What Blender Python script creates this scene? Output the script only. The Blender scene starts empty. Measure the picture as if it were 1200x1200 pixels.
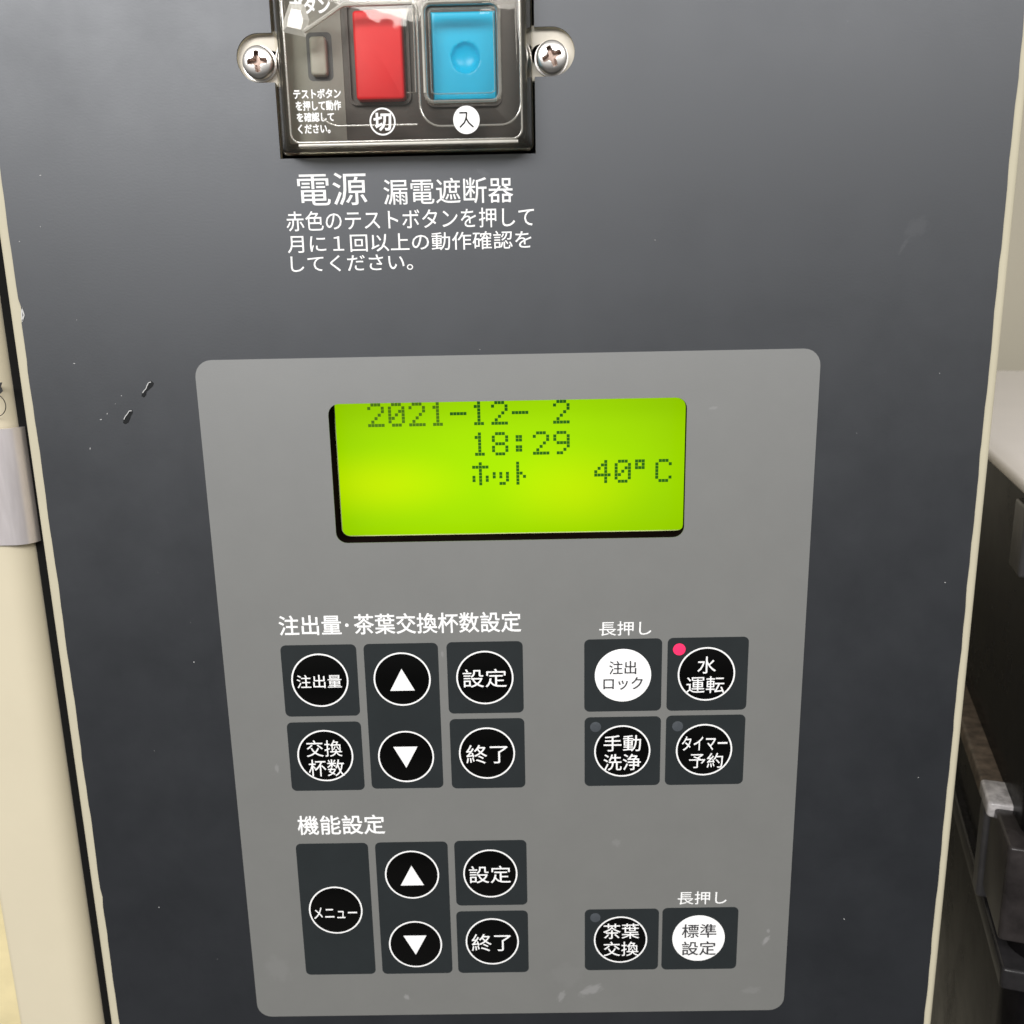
import bpy, bmesh, math, random
from mathutils import Matrix, Vector
from mathutils.geometry import tessellate_polygon

random.seed(11)
S = 0.0008                      # one drawing unit of the panel in metres
scene = bpy.context.scene
col = scene.collection
PI = math.pi

def W(x, y, z):                 # panel coordinates (right, up, out of the panel) -> world metres
    return Vector((x * S, -z * S, y * S))

# ------------------------------------------------------------------ camera
CAMX, CAMY, CAMZ = 2.18, 48.36, 192.01
Rf = Matrix(((0.9998039184804824, 0.01937365166818146, 0.004097098011120215),
             (-0.017950951732988572, 0.9740746455621794, -0.22551352111301112),
             (-0.008359899697524487, 0.2253957552704766, 0.9742314230115413)))
D = Matrix(((1, 0, 0), (0, -1, 0), (0, 0, -1)))
Mw = Matrix(((1, 0, 0), (0, 0, -1), (0, 1, 0)))
Rb = D @ Rf @ D
cam_data = bpy.data.cameras.new('camera')
cam = bpy.data.objects.new('camera', cam_data)
col.objects.link(cam)
rot = (Mw @ Rb.transposed()).to_4x4()
cam.matrix_world = Matrix.Translation(W(CAMX, CAMY, CAMZ)) @ rot
cam_data.sensor_width = 36
cam_data.sensor_fit = 'HORIZONTAL'
cam_data.lens = 36 * 1.05034
cam_data.clip_start = 0.01
cam_data.clip_end = 50
cam_data.lens = 31.51
cam_data.dof.use_dof = True
cam_data.dof.focus_distance = 0.152
cam_data.dof.aperture_fstop = 40
scene.camera = cam

# ------------------------------------------------------------------ room light
world = bpy.data.worlds.new('World')
scene.world = world
world.use_nodes = True
bg = world.node_tree.nodes['Background']
# a bright room: pale ceiling and upper walls, dim floor
_nt = world.node_tree
_tc = _nt.nodes.new('ShaderNodeTexCoord'); _sp = _nt.nodes.new('ShaderNodeSeparateXYZ')
_rp = _nt.nodes.new('ShaderNodeValToRGB')
_nt.links.new(_tc.outputs['Generated'], _sp.inputs[0])
_mr = _nt.nodes.new('ShaderNodeMapRange'); _mr.inputs[1].default_value = -1; _mr.inputs[2].default_value = 1
_nt.links.new(_sp.outputs['Z'], _mr.inputs[0]); _nt.links.new(_mr.outputs[0], _rp.inputs[0])
_rp.color_ramp.elements[0].position = 0.30; _rp.color_ramp.elements[0].color = (0.035, 0.034, 0.032, 1)
_rp.color_ramp.elements[1].position = 0.62; _rp.color_ramp.elements[1].color = (0.46, 0.455, 0.44, 1)
_nt.links.new(_rp.outputs[0], bg.inputs[0])
bg.inputs[1].default_value = 1.0

def lamp(name, pos, target, sx, sy, power, color=(1, 1, 1)):
    d = bpy.data.lights.new(name, 'AREA')
    d.shape = 'RECTANGLE'; d.size = sx; d.size_y = sy
    d.energy = power; d.color = color
    o = bpy.data.objects.new(name, d); col.objects.link(o)
    o.location = pos
    o.rotation_euler = (Vector(target) - Vector(pos)).to_track_quat('-Z', 'Y').to_euler()
    return o
lamp('ceiling_lamp', (-0.62, -1.28, 0.74), (0, 0, 0), 1.0, 0.50, 24, (1.0, 0.985, 0.965))
lamp('ceiling_lamp', (0.62, -1.28, 0.80), (0, 0, 0), 1.0, 0.40, 13, (1.0, 0.985, 0.965))

scene.view_settings.view_transform = 'Standard'
scene.view_settings.look = 'None'
scene.view_settings.exposure = 0
scene.view_settings.gamma = 1
scene.cycles.max_bounces = 10
scene.cycles.transparent_max_bounces = 16

# ------------------------------------------------------------------ materials
def srgb(r, g, b):
    f = lambda c: ((c / 255) / 12.92) if c / 255 <= 0.04045 else (((c / 255) + 0.055) / 1.055) ** 2.4
    return (f(r), f(g), f(b), 1)

def mat(name, color, rough=0.5, metal=0.0, spec=0.5, noise=0.0, nscale=300, bump=0.0, bscale=2500, coat=0.0,
        rvar=0.0, color2=None, stretch=None, ior=1.5):
    m = bpy.data.materials.new(name); m.use_nodes = True
    nt = m.node_tree; b = nt.nodes['Principled BSDF']
    b.inputs['Base Color'].default_value = color
    b.inputs['Roughness'].default_value = rough
    b.inputs['Metallic'].default_value = metal
    b.inputs['Specular IOR Level'].default_value = spec
    b.inputs['IOR'].default_value = ior
    if spec >= 1: b.inputs['Specular Tint'].default_value = (0.925, 0.95, 1.0, 1)
    b.inputs['Coat Weight'].default_value = coat
    b.inputs['Coat Roughness'].default_value = 0.08
    tc = nt.nodes.new('ShaderNodeTexCoord')
    src = tc.outputs['Object']
    if stretch:
        mp = nt.nodes.new('ShaderNodeMapping'); mp.inputs['Scale'].default_value = stretch
        nt.links.new(src, mp.inputs[0]); src = mp.outputs[0]
    if noise or rvar:
        n = nt.nodes.new('ShaderNodeTexNoise'); n.inputs['Scale'].default_value = nscale
        n.inputs['Detail'].default_value = 6; n.inputs['Roughness'].default_value = 0.65
        nt.links.new(src, n.inputs['Vector'])
    if noise:
        mx = nt.nodes.new('ShaderNodeMix'); mx.data_type = 'RGBA'
        k = 1 - noise
        c2 = color2 or (color[0] * k, color[1] * k, color[2] * k, 1)
        k = 1 + noise
        c1 = color if color2 else (min(1, color[0] * k), min(1, color[1] * k), min(1, color[2] * k), 1)
        mr = nt.nodes.new('ShaderNodeMapRange')
        mr.inputs[1].default_value = 0.3; mr.inputs[2].default_value = 0.7
        nt.links.new(n.outputs[0], mr.inputs[0])
        nt.links.new(mr.outputs[0], mx.inputs['Factor'])
        mx.inputs['A'].default_value = c2; mx.inputs['B'].default_value = c1
        nt.links.new(mx.outputs['Result'], b.inputs['Base Color'])
    if rvar:
        mr = nt.nodes.new('ShaderNodeMapRange')
        mr.inputs[1].default_value = 0.3; mr.inputs[2].default_value = 0.7
        mr.inputs[3].default_value = max(0.02, rough - rvar); mr.inputs[4].default_value = rough + rvar
        nt.links.new(n.outputs[0], mr.inputs[0]); nt.links.new(mr.outputs[0], b.inputs['Roughness'])
    if bump:
        n2 = nt.nodes.new('ShaderNodeTexNoise'); n2.inputs['Scale'].default_value = bscale
        n2.inputs['Detail'].default_value = 3
        nt.links.new(src, n2.inputs['Vector'])
        bp = nt.nodes.new('ShaderNodeBump'); bp.inputs['Strength'].default_value = bump
        bp.inputs['Distance'].default_value = 0.0001
        nt.links.new(n2.outputs[0], bp.inputs['Height'])
        nt.links.new(bp.outputs[0], b.inputs['Normal'])
    return m

def add_smears(m, spots, tint, amount):
    """pale dried smears of their own shape: (x, y, half width, half height, angle) in panel units"""
    nt = m.node_tree; b = nt.nodes['Principled BSDF']
    L = nt.links
    tc = nt.nodes.new('ShaderNodeTexCoord')
    acc = None
    for (x, y, hw, hh, ang, st) in spots:
        mp = nt.nodes.new('ShaderNodeMapping'); mp.vector_type = 'TEXTURE'
        mp.inputs['Location'].default_value = W(x, y, 0)
        mp.inputs['Rotation'].default_value = (0, -math.radians(ang), 0)
        mp.inputs['Scale'].default_value = (hw * S, 1, hh * S)
        L.new(tc.outputs['Object'], mp.inputs[0])
        no = nt.nodes.new('ShaderNodeTexNoise'); no.inputs['Scale'].default_value = 1.6; no.inputs['Detail'].default_value = 5
        L.new(mp.outputs[0], no.inputs['Vector'])
        g = nt.nodes.new('ShaderNodeVectorMath'); g.operation = 'LENGTH'; L.new(mp.outputs[0], g.inputs[0])
        ad = nt.nodes.new('ShaderNodeMath'); ad.operation = 'MULTIPLY_ADD'
        L.new(no.outputs[0], ad.inputs[0]); ad.inputs[1].default_value = 1.6; L.new(g.outputs['Value'], ad.inputs[2])
        mr = nt.nodes.new('ShaderNodeMapRange')
        mr.inputs[1].default_value = 1.75; mr.inputs[2].default_value = 1.35
        mr.inputs[3].default_value = 0; mr.inputs[4].default_value = st * amount
        L.new(ad.outputs[0], mr.inputs[0])
        if acc is None: acc = mr.outputs[0]
        else:
            mx = nt.nodes.new('ShaderNodeMath'); mx.operation = 'MAXIMUM'
            L.new(acc, mx.inputs[0]); L.new(mr.outputs[0], mx.inputs[1]); acc = mx.outputs[0]
    old = b.inputs['Base Color'].links[0].from_socket
    mix = nt.nodes.new('ShaderNodeMix'); mix.data_type = 'RGBA'
    L.new(acc, mix.inputs['Factor']); L.new(old, mix.inputs['A']); mix.inputs['B'].default_value = tint
    L.new(mix.outputs['Result'], b.inputs['Base Color'])

M = {}
M['plate'] = mat('dark_grey_paint', (0.0060, 0.0075, 0.0105, 1), 0.465, spec=1.0, ior=1.57, noise=0.08, nscale=60, bump=0.07, bscale=3200, rvar=0.035)
add_smears(M['plate'], [(84.5, 62, 3.2, 2.2, 40, .5), (-4, 74.4, 1.8, .7, -20, .7), (82, 58.5, .5, 2.4, -30, .7),
                        (-70, 18, 9, 4, 30, .10), (90, -70, 6, 14, 10, .06), (-85, -60, 8, 16, 0, .05)], (0.12, 0.12, 0.125, 1), 0.18)
M['overlay'] = mat('grey_keypad_film', (0.160, 0.160, 0.152, 1), 0.50, spec=1.0, ior=1.7, noise=0.035, nscale=90, bump=0.12, bscale=4200)
add_smears(M['overlay'], [(18, -119.2, 3.6, 1.5, 25, .8), (10.5, -121, 1.0, 2.0, -25, .7), (61, -105.6, .7, 1.7, -35, 1.0),
                          (-28.3, -120.6, .8, 1.0, 20, .9), (61.5, -102.9, .5, .7, 0, .8), (-56, -57, .6, 1.3, 0, .6),
                          (-16, -29, .4, .9, 0, .6), (24, -78, 1.3, 1.2, 0, .3), (58, -120, 3, 1.2, 10, .25),
                          (-60, -112, 3.6, 4.5, 10, .16), (12, -115, 5, 4, 0, .12), (44, 26, 1.2, .4, 10, .5)], (0.42, 0.41, 0.42, 1), 0.33)
M['beige'] = mat('beige_paint', (0.50, 0.46, 0.345, 1), 0.6, spec=0.3, noise=0.03, nscale=80, bump=0.08, bscale=900)
M['beige_cabinet'] = mat('beige_cabinet_paint', (0.60, 0.54, 0.405, 1), 0.38, noise=0.03, nscale=30, bump=0.05, bscale=500)
M['white_print'] = mat('white_ink', (0.87, 0.87, 0.87, 1), 0.5, noise=0.04, nscale=900)
M['key_print'] = mat('dark_key_ink', (0.018, 0.022, 0.024, 1), 0.5, spec=0.3, noise=0.08, nscale=120, bump=0.1, bscale=4200)
M['key_dome'] = mat('glossy_black_film', (0.002, 0.002, 0.002, 1), 0.16, spec=0.30, noise=0.0, bump=0.03, bscale=500)
M['white_dome'] = mat('white_key_film', (0.93, 0.93, 0.93, 1), 0.3, noise=0.01, nscale=300)
M['grey_print'] = mat('grey_ink', (0.045, 0.045, 0.05, 1), 0.5)
M['led_off'] = mat('unlit_lamp_lens', (0.060, 0.068, 0.078, 1), 0.45, noise=0.12, nscale=900)
M['recess'] = mat('dark_brown_plastic', (0.0075, 0.0042, 0.0042, 1), 0.6, spec=0.0, ior=1.01, noise=0.5, nscale=90, rvar=0.1)
M['black'] = mat('black_inside', (0.012, 0.012, 0.012, 1), 0.6)
M['breaker'] = mat('dark_brown_breaker_plastic', (0.050, 0.040, 0.036, 1), 0.45, noise=0.12, nscale=200, bump=0.2, bscale=1800)
M['label_grey'] = mat('grey_label_plastic', (0.27, 0.275, 0.25, 1), 0.5, noise=0.05, nscale=200)
M['red'] = mat('red_button_plastic', (0.88, 0.012, 0.022, 1), 0.4, spec=0.25, noise=0.03, nscale=300)
M['blue'] = mat('blue_button_plastic', (0.0, 0.60, 1.0, 1), 0.27, spec=0.3, noise=0.03, nscale=300)
M['grey_button'] = mat('grey_button_plastic', (0.47, 0.48, 0.42, 1), 0.4, noise=0.04, nscale=300)
M['metal'] = mat('bright_screw_metal', (0.86, 0.83, 0.80, 1), 0.30, metal=1.0, noise=0.06, nscale=1500, bump=0.04, bscale=2500)
M['metal_recess'] = mat('unplated_screw_recess', (0.36, 0.27, 0.23, 1), 0.45, metal=0.9, noise=0.3, nscale=2500)  # darker brown metal colour set in the cross recess
M['bracket'] = mat('dull_zinc_bracket', (0.56, 0.52, 0.45, 1), 0.55, metal=0.3, noise=0.05, nscale=300)
M['latch'] = mat('polished_steel', (0.90, 0.84, 0.85, 1), 0.32, metal=0.75, noise=0.06, nscale=120, bump=0.25, bscale=160, rvar=0.06, stretch=(3, 1, .35))
M['chip_dark'] = mat('bare_dark_chip', (0.012, 0.013, 0.014, 1), 0.25, noise=0.2, nscale=2000)
M['chip_light'] = mat('raised_paint_edge', (0.55, 0.55, 0.55, 1), 0.3)  # painted highlight on the dents, and the pale paint curl
M['fleck'] = mat('pale_dust', (0.42, 0.42, 0.42, 1), 0.8)
M['lid'] = mat('off_white_lid', (0.66, 0.62, 0.60, 1), 0.30, noise=0.03, nscale=30)
M['bin'] = mat('glossy_black_plastic', (0.005, 0.0045, 0.005, 1), 0.18, spec=0.10, noise=0.3, nscale=70, bump=0.5, bscale=260, rvar=0.12)
M['bin_body'] = mat('black_plastic_wall', (0.006, 0.0055, 0.006, 1), 0.22, spec=0.2, ior=1.3, noise=0.4, nscale=70, bump=0.3, bscale=260, rvar=0.1)
M['dusty'] = mat('dusty_black_plastic', (0.10, 0.075, 0.055, 1), 0.55, noise=0.75, nscale=260, bump=0.5, bscale=700)
M['rib'] = mat('worn_dark_plastic', (0.018, 0.017, 0.018, 1), 0.25, spec=0.3, noise=0.35, nscale=160, bump=0.4, bscale=500)
M['worn'] = mat('scuffed_white_corner', (0.42, 0.40, 0.40, 1), 0.2, noise=0.4, nscale=500, bump=.6, bscale=600)  # pale colour stands for the lamp's white glare on the ledge
M['tan'] = mat('varnished_tan_wood', (0.60, 0.52, 0.31, 1), 0.2, noise=0.35, nscale=16)
M['seal'] = mat('black_rubber', (0.006, 0.006, 0.006, 1), 0.8, spec=0.1)  # black colour that stands for the shade in the gap
M['rib_pale'] = mat('pale_worn_plastic', (0.055, 0.053, 0.056, 1), 0.28, noise=0.3, nscale=160, bump=0.4, bscale=500)  # paler colour painted in for the highlights along the ribs
M['panel_worn'] = mat('brownish_worn_plastic', (0.022, 0.019, 0.019, 1), 0.25, spec=0.3, noise=0.6, nscale=110, bump=0.5, bscale=300)  # brownish, a little paler than the box wall
M['wall'] = mat('beige_wall_paint', (0.36, 0.33, 0.26, 1), 0.8, noise=0.05, nscale=5)
M['counter'] = mat('dark_floor', (0.045, 0.042, 0.038, 1), 0.6, noise=0.3, nscale=12)

def emissive(name, color, strength):
    m = bpy.data.materials.new(name); m.use_nodes = True
    b = m.node_tree.nodes['Principled BSDF']
    b.inputs['Base Color'].default_value = (color[0] * .5, color[1] * .5, color[2] * .5, 1)
    b.inputs['Emission Color'].default_value = color
    b.inputs['Emission Strength'].default_value = strength
    b.inputs['Roughness'].default_value = 0.25
    return m
M['led_on'] = emissive('lit_red_lamp', srgb(255, 50, 100), 0.85)

def lcd_material():
    # backlight of the display: two soft bright zones and dimmer borders, as the lit panel gives them off
    m = emissive('yellow_green_backlight', srgb(172, 232, 0), 1.0)
    nt = m.node_tree; L = nt.links; b = nt.nodes['Principled BSDF']
    b.inputs['Base Color'].default_value = (0.02, 0.03, 0.0, 1); b.inputs['Specular IOR Level'].default_value = 0.12
    tc = nt.nodes.new('ShaderNodeTexCoord')
    def blob(x, y, hx, hy):
        mp = nt.nodes.new('ShaderNodeMapping'); mp.vector_type = 'TEXTURE'
        mp.inputs['Location'].default_value = W(x, y, -8); mp.inputs['Scale'].default_value = (hx * S, 1, hy * S)
        L.new(tc.outputs['Object'], mp.inputs[0])
        g = nt.nodes.new('ShaderNodeTexGradient'); g.gradient_type = 'SPHERICAL'
        L.new(mp.outputs[0], g.inputs[0])
        sm = nt.nodes.new('ShaderNodeMapRange'); sm.interpolation_type = 'SMOOTHSTEP'
        L.new(g.outputs[1], sm.inputs[0]); return sm.outputs[0]
    def math_(op, a, b_):
        n = nt.nodes.new('ShaderNodeMath'); n.operation = op
        for i, v in enumerate((a, b_)):
            if hasattr(v, 'is_linked') or not isinstance(v, (int, float)): L.new(v, n.inputs[i])
            else: n.inputs[i].default_value = v
        return n.outputs[0]
    a = blob(-27, 9, 50, 24); c = blob(12, 12, 60, 30); e = blob(-2, 13, 90, 42)
    s = math_('ADD', math_('MULTIPLY', a, 0.10), math_('ADD', math_('MULTIPLY', c, 0.10), math_('MULTIPLY', e, 0.36)))
    nz = nt.nodes.new('ShaderNodeTexNoise'); nz.inputs['Scale'].default_value = 45; nz.inputs['Detail'].default_value = 4
    L.new(tc.outputs['Object'], nz.inputs['Vector'])
    s = math_('ADD', math_('ADD', s, 0.55), math_('MULTIPLY', nz.outputs[0], 0.12))
    L.new(s, b.inputs['Emission Strength'])
    mx = nt.nodes.new('ShaderNodeMix'); mx.data_type = 'RGBA'
    mr = nt.nodes.new('ShaderNodeMath'); mr.operation = 'MULTIPLY'; mr.use_clamp = True
    yb = math_('ADD', blob(-30, 9, 26, 10), math_('MULTIPLY', blob(14, 7, 22, 13), .8))
    L.new(yb, mr.inputs[0]); mr.inputs[1].default_value = 0.8
    L.new(mr.outputs[0], mx.inputs['Factor'])
    mx.inputs['A'].default_value = srgb(163, 224, 0); mx.inputs['B'].default_value = srgb(200, 236, 0)
    L.new(mx.outputs['Result'], b.inputs['Emission Color'])
    return m
M['lcd'] = lcd_material()
M['lcd_edge'] = mat('pale_screen_edge', (0.55, 0.62, 0.25, 1), 0.4)
def segment_mat(name, c):
    m = emissive(name, c, 1.0)
    m.node_tree.nodes['Principled BSDF'].inputs['Base Color'].default_value = (.01, .03, .0, 1)
    return m
M['segment'] = segment_mat('dark_green_segment', srgb(24, 88, 8))
M['segment_pale'] = segment_mat('faded_green_segment', srgb(72, 112, 6))

def clear_mat(name, tint, gloss_base, gloss_rough, haze=0.0):
    m = bpy.data.materials.new(name); m.use_nodes = True
    nt = m.node_tree; nt.nodes.clear(); L = nt.links
    out = nt.nodes.new('ShaderNodeOutputMaterial')
    tr = nt.nodes.new('ShaderNodeBsdfTransparent'); tr.inputs[0].default_value = tint
    gl = nt.nodes.new('ShaderNodeBsdfGlossy'); gl.inputs[0].default_value = (1, .98, .94, 1); gl.inputs['Roughness'].default_value = gloss_rough
    df = nt.nodes.new('ShaderNodeBsdfDiffuse'); df.inputs[0].default_value = (.7, .68, .62, 1)
    fr = nt.nodes.new('ShaderNodeFresnel'); fr.inputs[0].default_value = 1.45
    mul = nt.nodes.new('ShaderNodeMath'); mul.operation = 'ADD'; mul.use_clamp = True
    L.new(fr.outputs[0], mul.inputs[0]); mul.inputs[1].default_value = gloss_base
    m1 = nt.nodes.new('ShaderNodeMixShader'); L.new(mul.outputs[0], m1.inputs[0]); L.new(tr.outputs[0], m1.inputs[1]); L.new(gl.outputs[0], m1.inputs[2])
    tc = nt.nodes.new('ShaderNodeTexCoord'); n = nt.nodes.new('ShaderNodeTexNoise'); n.inputs['Scale'].default_value = 90; n.inputs['Detail'].default_value = 5
    L.new(tc.outputs['Object'], n.inputs['Vector'])
    hz = nt.nodes.new('ShaderNodeMapRange'); hz.inputs[1].default_value = .35; hz.inputs[2].default_value = .75
    hz.inputs[3].default_value = haze * .4; hz.inputs[4].default_value = haze * 1.6
    L.new(n.outputs[0], hz.inputs[0])
    m2 = nt.nodes.new('ShaderNodeMixShader'); L.new(hz.outputs[0], m2.inputs[0]); L.new(m1.outputs[0], m2.inputs[1]); L.new(df.outputs[0], m2.inputs[2])
    bp = nt.nodes.new('ShaderNodeBump'); bp.inputs['Strength'].default_value = .25; bp.inputs['Distance'].default_value = .0004
    n3 = nt.nodes.new('ShaderNodeTexNoise'); n3.inputs['Scale'].default_value = 120; L.new(tc.outputs['Object'], n3.inputs['Vector'])
    L.new(n3.outputs[0], bp.inputs['Height']); L.new(bp.outputs[0], gl.inputs['Normal'])
    L.new(m2.outputs[0], out.inputs[0])
    return m
M['clear'] = clear_mat('clear_plastic', (.995, .985, .965, 1), 0.0, 0.03, 0.006)
M['clear_wall'] = clear_mat('clear_plastic_edge', (.86, .85, .76, 1), 0.02, 0.10, 0.03)
M['clear_ridge'] = clear_mat('clear_plastic_ridge', (.95, .94, .90, 1), 0.14, 0.16, 0.16)

M['clear_bright'] = clear_mat('frosted_plastic_edge', (.95, .94, .90, 1), 0.15, 0.2, 0.55)  # diffuse pale haze painted in for glare on cover edges and facet

# ------------------------------------------------------------------ mesh helpers
def link(name, me, m=None, parent=None, label=None, kind=None):
    o = bpy.data.objects.new(name, me); col.objects.link(o)
    if m is not None and me is not None and not me.materials: me.materials.append(m)
    if parent is not None: o.parent = parent
    if label: o['label'] = label
    if kind: o['kind'] = kind
    return o

def bm_obj(name, bm, m, parent=None, label=None, smooth=False, kind=None):
    bmesh.ops.recalc_face_normals(bm, faces=bm.faces)
    me = bpy.data.meshes.new(name)
    if smooth:
        for f in bm.faces: f.smooth = True
    bm.to_mesh(me); bm.free()
    o = link(name, me, m, parent, label, kind)
    if smooth:
        try: me.set_sharp_from_angle(angle=math.radians(40))
        except Exception: pass
    return o

def thing(name, label, cat, group=None):
    o = bpy.data.objects.new(name, None); col.objects.link(o)
    o.empty_display_size = 0.01
    o['label'] = label; o['category'] = cat
    if group: o['group'] = group
    return o

def rr(x0, x1, y0, y1, r, inset=0.0, n=6):
    """rounded rectangle outline, counter-clockwise"""
    x0 += inset; x1 -= inset; y0 += inset; y1 -= inset
    r = max(0.02, r - inset)
    pts = []
    for cx, cy, a0 in ((x1 - r, y1 - r, 0), (x0 + r, y1 - r, 90), (x0 + r, y0 + r, 180), (x1 - r, y0 + r, 270)):
        for i in range(n + 1):
            a = math.radians(a0 + 90 * i / n)
            pts.append((cx + r * math.cos(a), cy + r * math.sin(a)))
    return pts

def circle(cx, cy, r, n=64):
    return [(cx + r * math.cos(2 * PI * i / n), cy + r * math.sin(2 * PI * i / n)) for i in range(n)]

def layers(bm, outs, cap0=True, cap1=True, matcap=0, matside=0):
    """outs: list of (outline, z); same point count; joins them as rings"""
    rings = [[bm.verts.new(W(x, y, z)) for x, y in o] for o, z in outs]
    for a, b in zip(rings, rings[1:]):
        for i in range(len(a)):
            f = bm.faces.new((a[i], a[(i + 1) % len(a)], b[(i + 1) % len(a)], b[i])); f.material_index = matside
    if cap0: bm.faces.new(rings[0][::-1])
    if cap1:
        f = bm.faces.new(rings[-1]); f.material_index = matcap

def slab(bm, outline_fn, z0, z1, bev=0.0, steps=3):
    """outline_fn(inset) -> outline"""
    L = [(outline_fn(0), z0)]
    if bev > 0:
        for i in range(steps + 1):
            a = PI / 2 * i / steps
            L.append((outline_fn(bev * (1 - math.cos(a))), z1 - bev + bev * math.sin(a)))
    else:
        L.append((outline_fn(0), z1))
    layers(bm, L)

def holed(bm, outer, holes, z0, z1, back=False):
    loops = [outer] + [h[::-1] for h in holes]
    vec = [[Vector((x, y, 0)) for x, y in l] for l in loops]
    tris = tessellate_polygon(vec)
    flat = [p for l in loops for p in l]
    top = [bm.verts.new(W(x, y, z1)) for x, y in flat]
    for t in tris: bm.faces.new([top[i] for i in t])
    bot = [bm.verts.new(W(x, y, z0)) for x, y in flat]
    if back:
        for t in tris: bm.faces.new([bot[i] for i in t][::-1])
    k = 0
    for l in loops:
        n = len(l)
        for i in range(n):
            j = (i + 1) % n
            bm.faces.new((top[k + i], top[k + j], bot[k + j], bot[k + i]))
        k += n

def flat_ring(name, cx, cy, ro, ri, z, m, parent, n=72):
    bm = bmesh.new()
    layers(bm, [(circle(cx, cy, ro, n), z), (circle(cx, cy, ro, n), z + .03), (circle(cx, cy, ri, n), z + .03), (circle(cx, cy, ri, n), z)], False, False)
    return bm_obj(name, bm, m, parent)

def dome(bm, cx, cy, r, z, h, n=48, rings=6, z0=None):
    L = []
    for k in range(rings):
        rr_ = r * (1 - k / rings)
        L.append((circle(cx, cy, rr_, n), z + h * (1 - (rr_ / r) ** 2)))
    if z0 is not None: L.insert(0, (circle(cx, cy, r, n), z0))
    layers(bm, L)

# ------------------------------------------------------------------ lettering
_dep = None
def lettering(body, x0, x1, yt, yb, z, m, parent, weight=0.0, name='lettering', label=None):
    """printed text whose ink fills the box x0..x1, yb..yt on the panel"""
    c = bpy.data.curves.new('ink', 'FONT'); c.body = body; c.resolution_u = 3
    c.bevel_depth = max(0.0, weight); c.bevel_resolution = 1
    c.fill_mode = 'FRONT'
    if weight <= 0: c.offset = weight
    t = bpy.data.objects.new('ink', c); col.objects.link(t)
    dg = bpy.context.evaluated_depsgraph_get()
    me = bpy.data.meshes.new_from_object(t.evaluated_get(dg))
    bpy.data.objects.remove(t); bpy.data.curves.remove(c)
    xs = [v.co.x for v in me.vertices]; ys = [v.co.y for v in me.vertices]
    a, b, cc, d = min(xs), max(xs), min(ys), max(ys)
    for v in me.vertices:
        v.co = W(x0 + (v.co.x - a) / (b - a) * (x1 - x0), yb + (v.co.y - cc) / (d - cc) * (yt - yb), z + v.co.z / max(weight, .001) * .012)
    me.name = name
    me.materials.clear()
    return link(name, me, m, parent, label)

# ================================================================== SETTING
def box(bm, x0, x1, y0, y1, z0, z1):
    vs = [bm.verts.new(W(x, y, z)) for z in (z0, z1) for x, y in ((x0, y0), (x1, y0), (x1, y1), (x0, y1))]
    for f in ((3, 2, 1, 0), (4, 5, 6, 7), (0, 1, 5, 4), (1, 2, 6, 5), (2, 3, 7, 6), (3, 0, 4, 7)):
        bm.faces.new([vs[i] for i in f])
bm = bmesh.new(); box(bm, -1500, 1500, -900, 1500, -470, -450)
w = bm_obj('wall', bm, M['wall'], kind='structure')
bm = bmesh.new(); box(bm, -1500, 1500, -940, -900, -450, 1500)
w = bm_obj('floor', bm, M['counter'], kind='structure')

# ================================================================== FRONT PANEL
panel = thing('front_panel', 'dark grey painted front panel with beige side edges and white Japanese lettering', 'front panel')
def wob(t, k): return 0.07 * math.sin(t * .21 + k) + 0.04 * math.sin(t * .63 + 2 * k) + random.uniform(-.035, .035)
TOPY, BOTY = 134, -165
outer = []
y = BOTY
while y < TOPY:
    outer.append((102.05 + wob(y, 1.0), y)); y += 2.5
outer.append((102.05, TOPY)); outer.append((-101.7, TOPY))
y = TOPY - 2.5
while y > BOTY:
    d = wob(y, 4.0)
    if 46.5 < y < 50: d += 0.5
    if 7 < y < 9 or -92 < y < -90: d += 0.25
    outer.append((-101.75 + d, y)); y -= 2.5
outer.append((-101.75, BOTY))
# opening for the breaker with its two round-ended screw slots
sl = 96.55
open_b = []
open_b += [(-44.75, 77.9), (6.75, 77.9), (6.75, 92.15)]
cx = 14.65 - 4.45
open_b += [(cx + 4.45 * math.cos(math.radians(a)), 96.65 + 4.5 * math.sin(math.radians(a))) for a in range(-90, 91, 10)]
open_b += [(6.75, 101.15), (6.75, 131), (-44.75, 131), (-44.75, 101.15)]
cx = -51.97 + 4.45
open_b += [(cx + 4.45 * math.cos(math.radians(a)), 96.65 + 4.5 * math.sin(math.radians(a))) for a in range(90, 271, 10)]
open_b += [(-44.75, 92.15)]
win = rr(-38.45, 38.38, -2.42, 28.40, 2.4)
bm = bmesh.new(); holed(bm, outer, [open_b, win], -0.45, 0.0)
bm_obj('face_plate', bm, M['plate'], panel)

bm = bmesh.new()
def edge_out(inset): return rr(-104.35, 104.45, BOTY - 2, TOPY + 2, 1.2, inset, 3)
B = 1.1
holed(bm, edge_out(B), [[(x, y) for x, y in open_b], rr(-39.2, 39.2, -3.2, 29.2, 2.4)], -2.0, -0.50)
Ls = []
for i in range(5):
    a = PI / 2 * i / 4
    Ls.append((edge_out(B * (1 - math.sin(a))), -0.50 - B + B * math.cos(a)))
Ls.append((edge_out(0), -60))
layers(bm, Ls, False, True)
bm_obj('panel_edge', bm, M['beige'], panel, label='narrow beige painted edge running round the dark plate', smooth=True)

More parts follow.
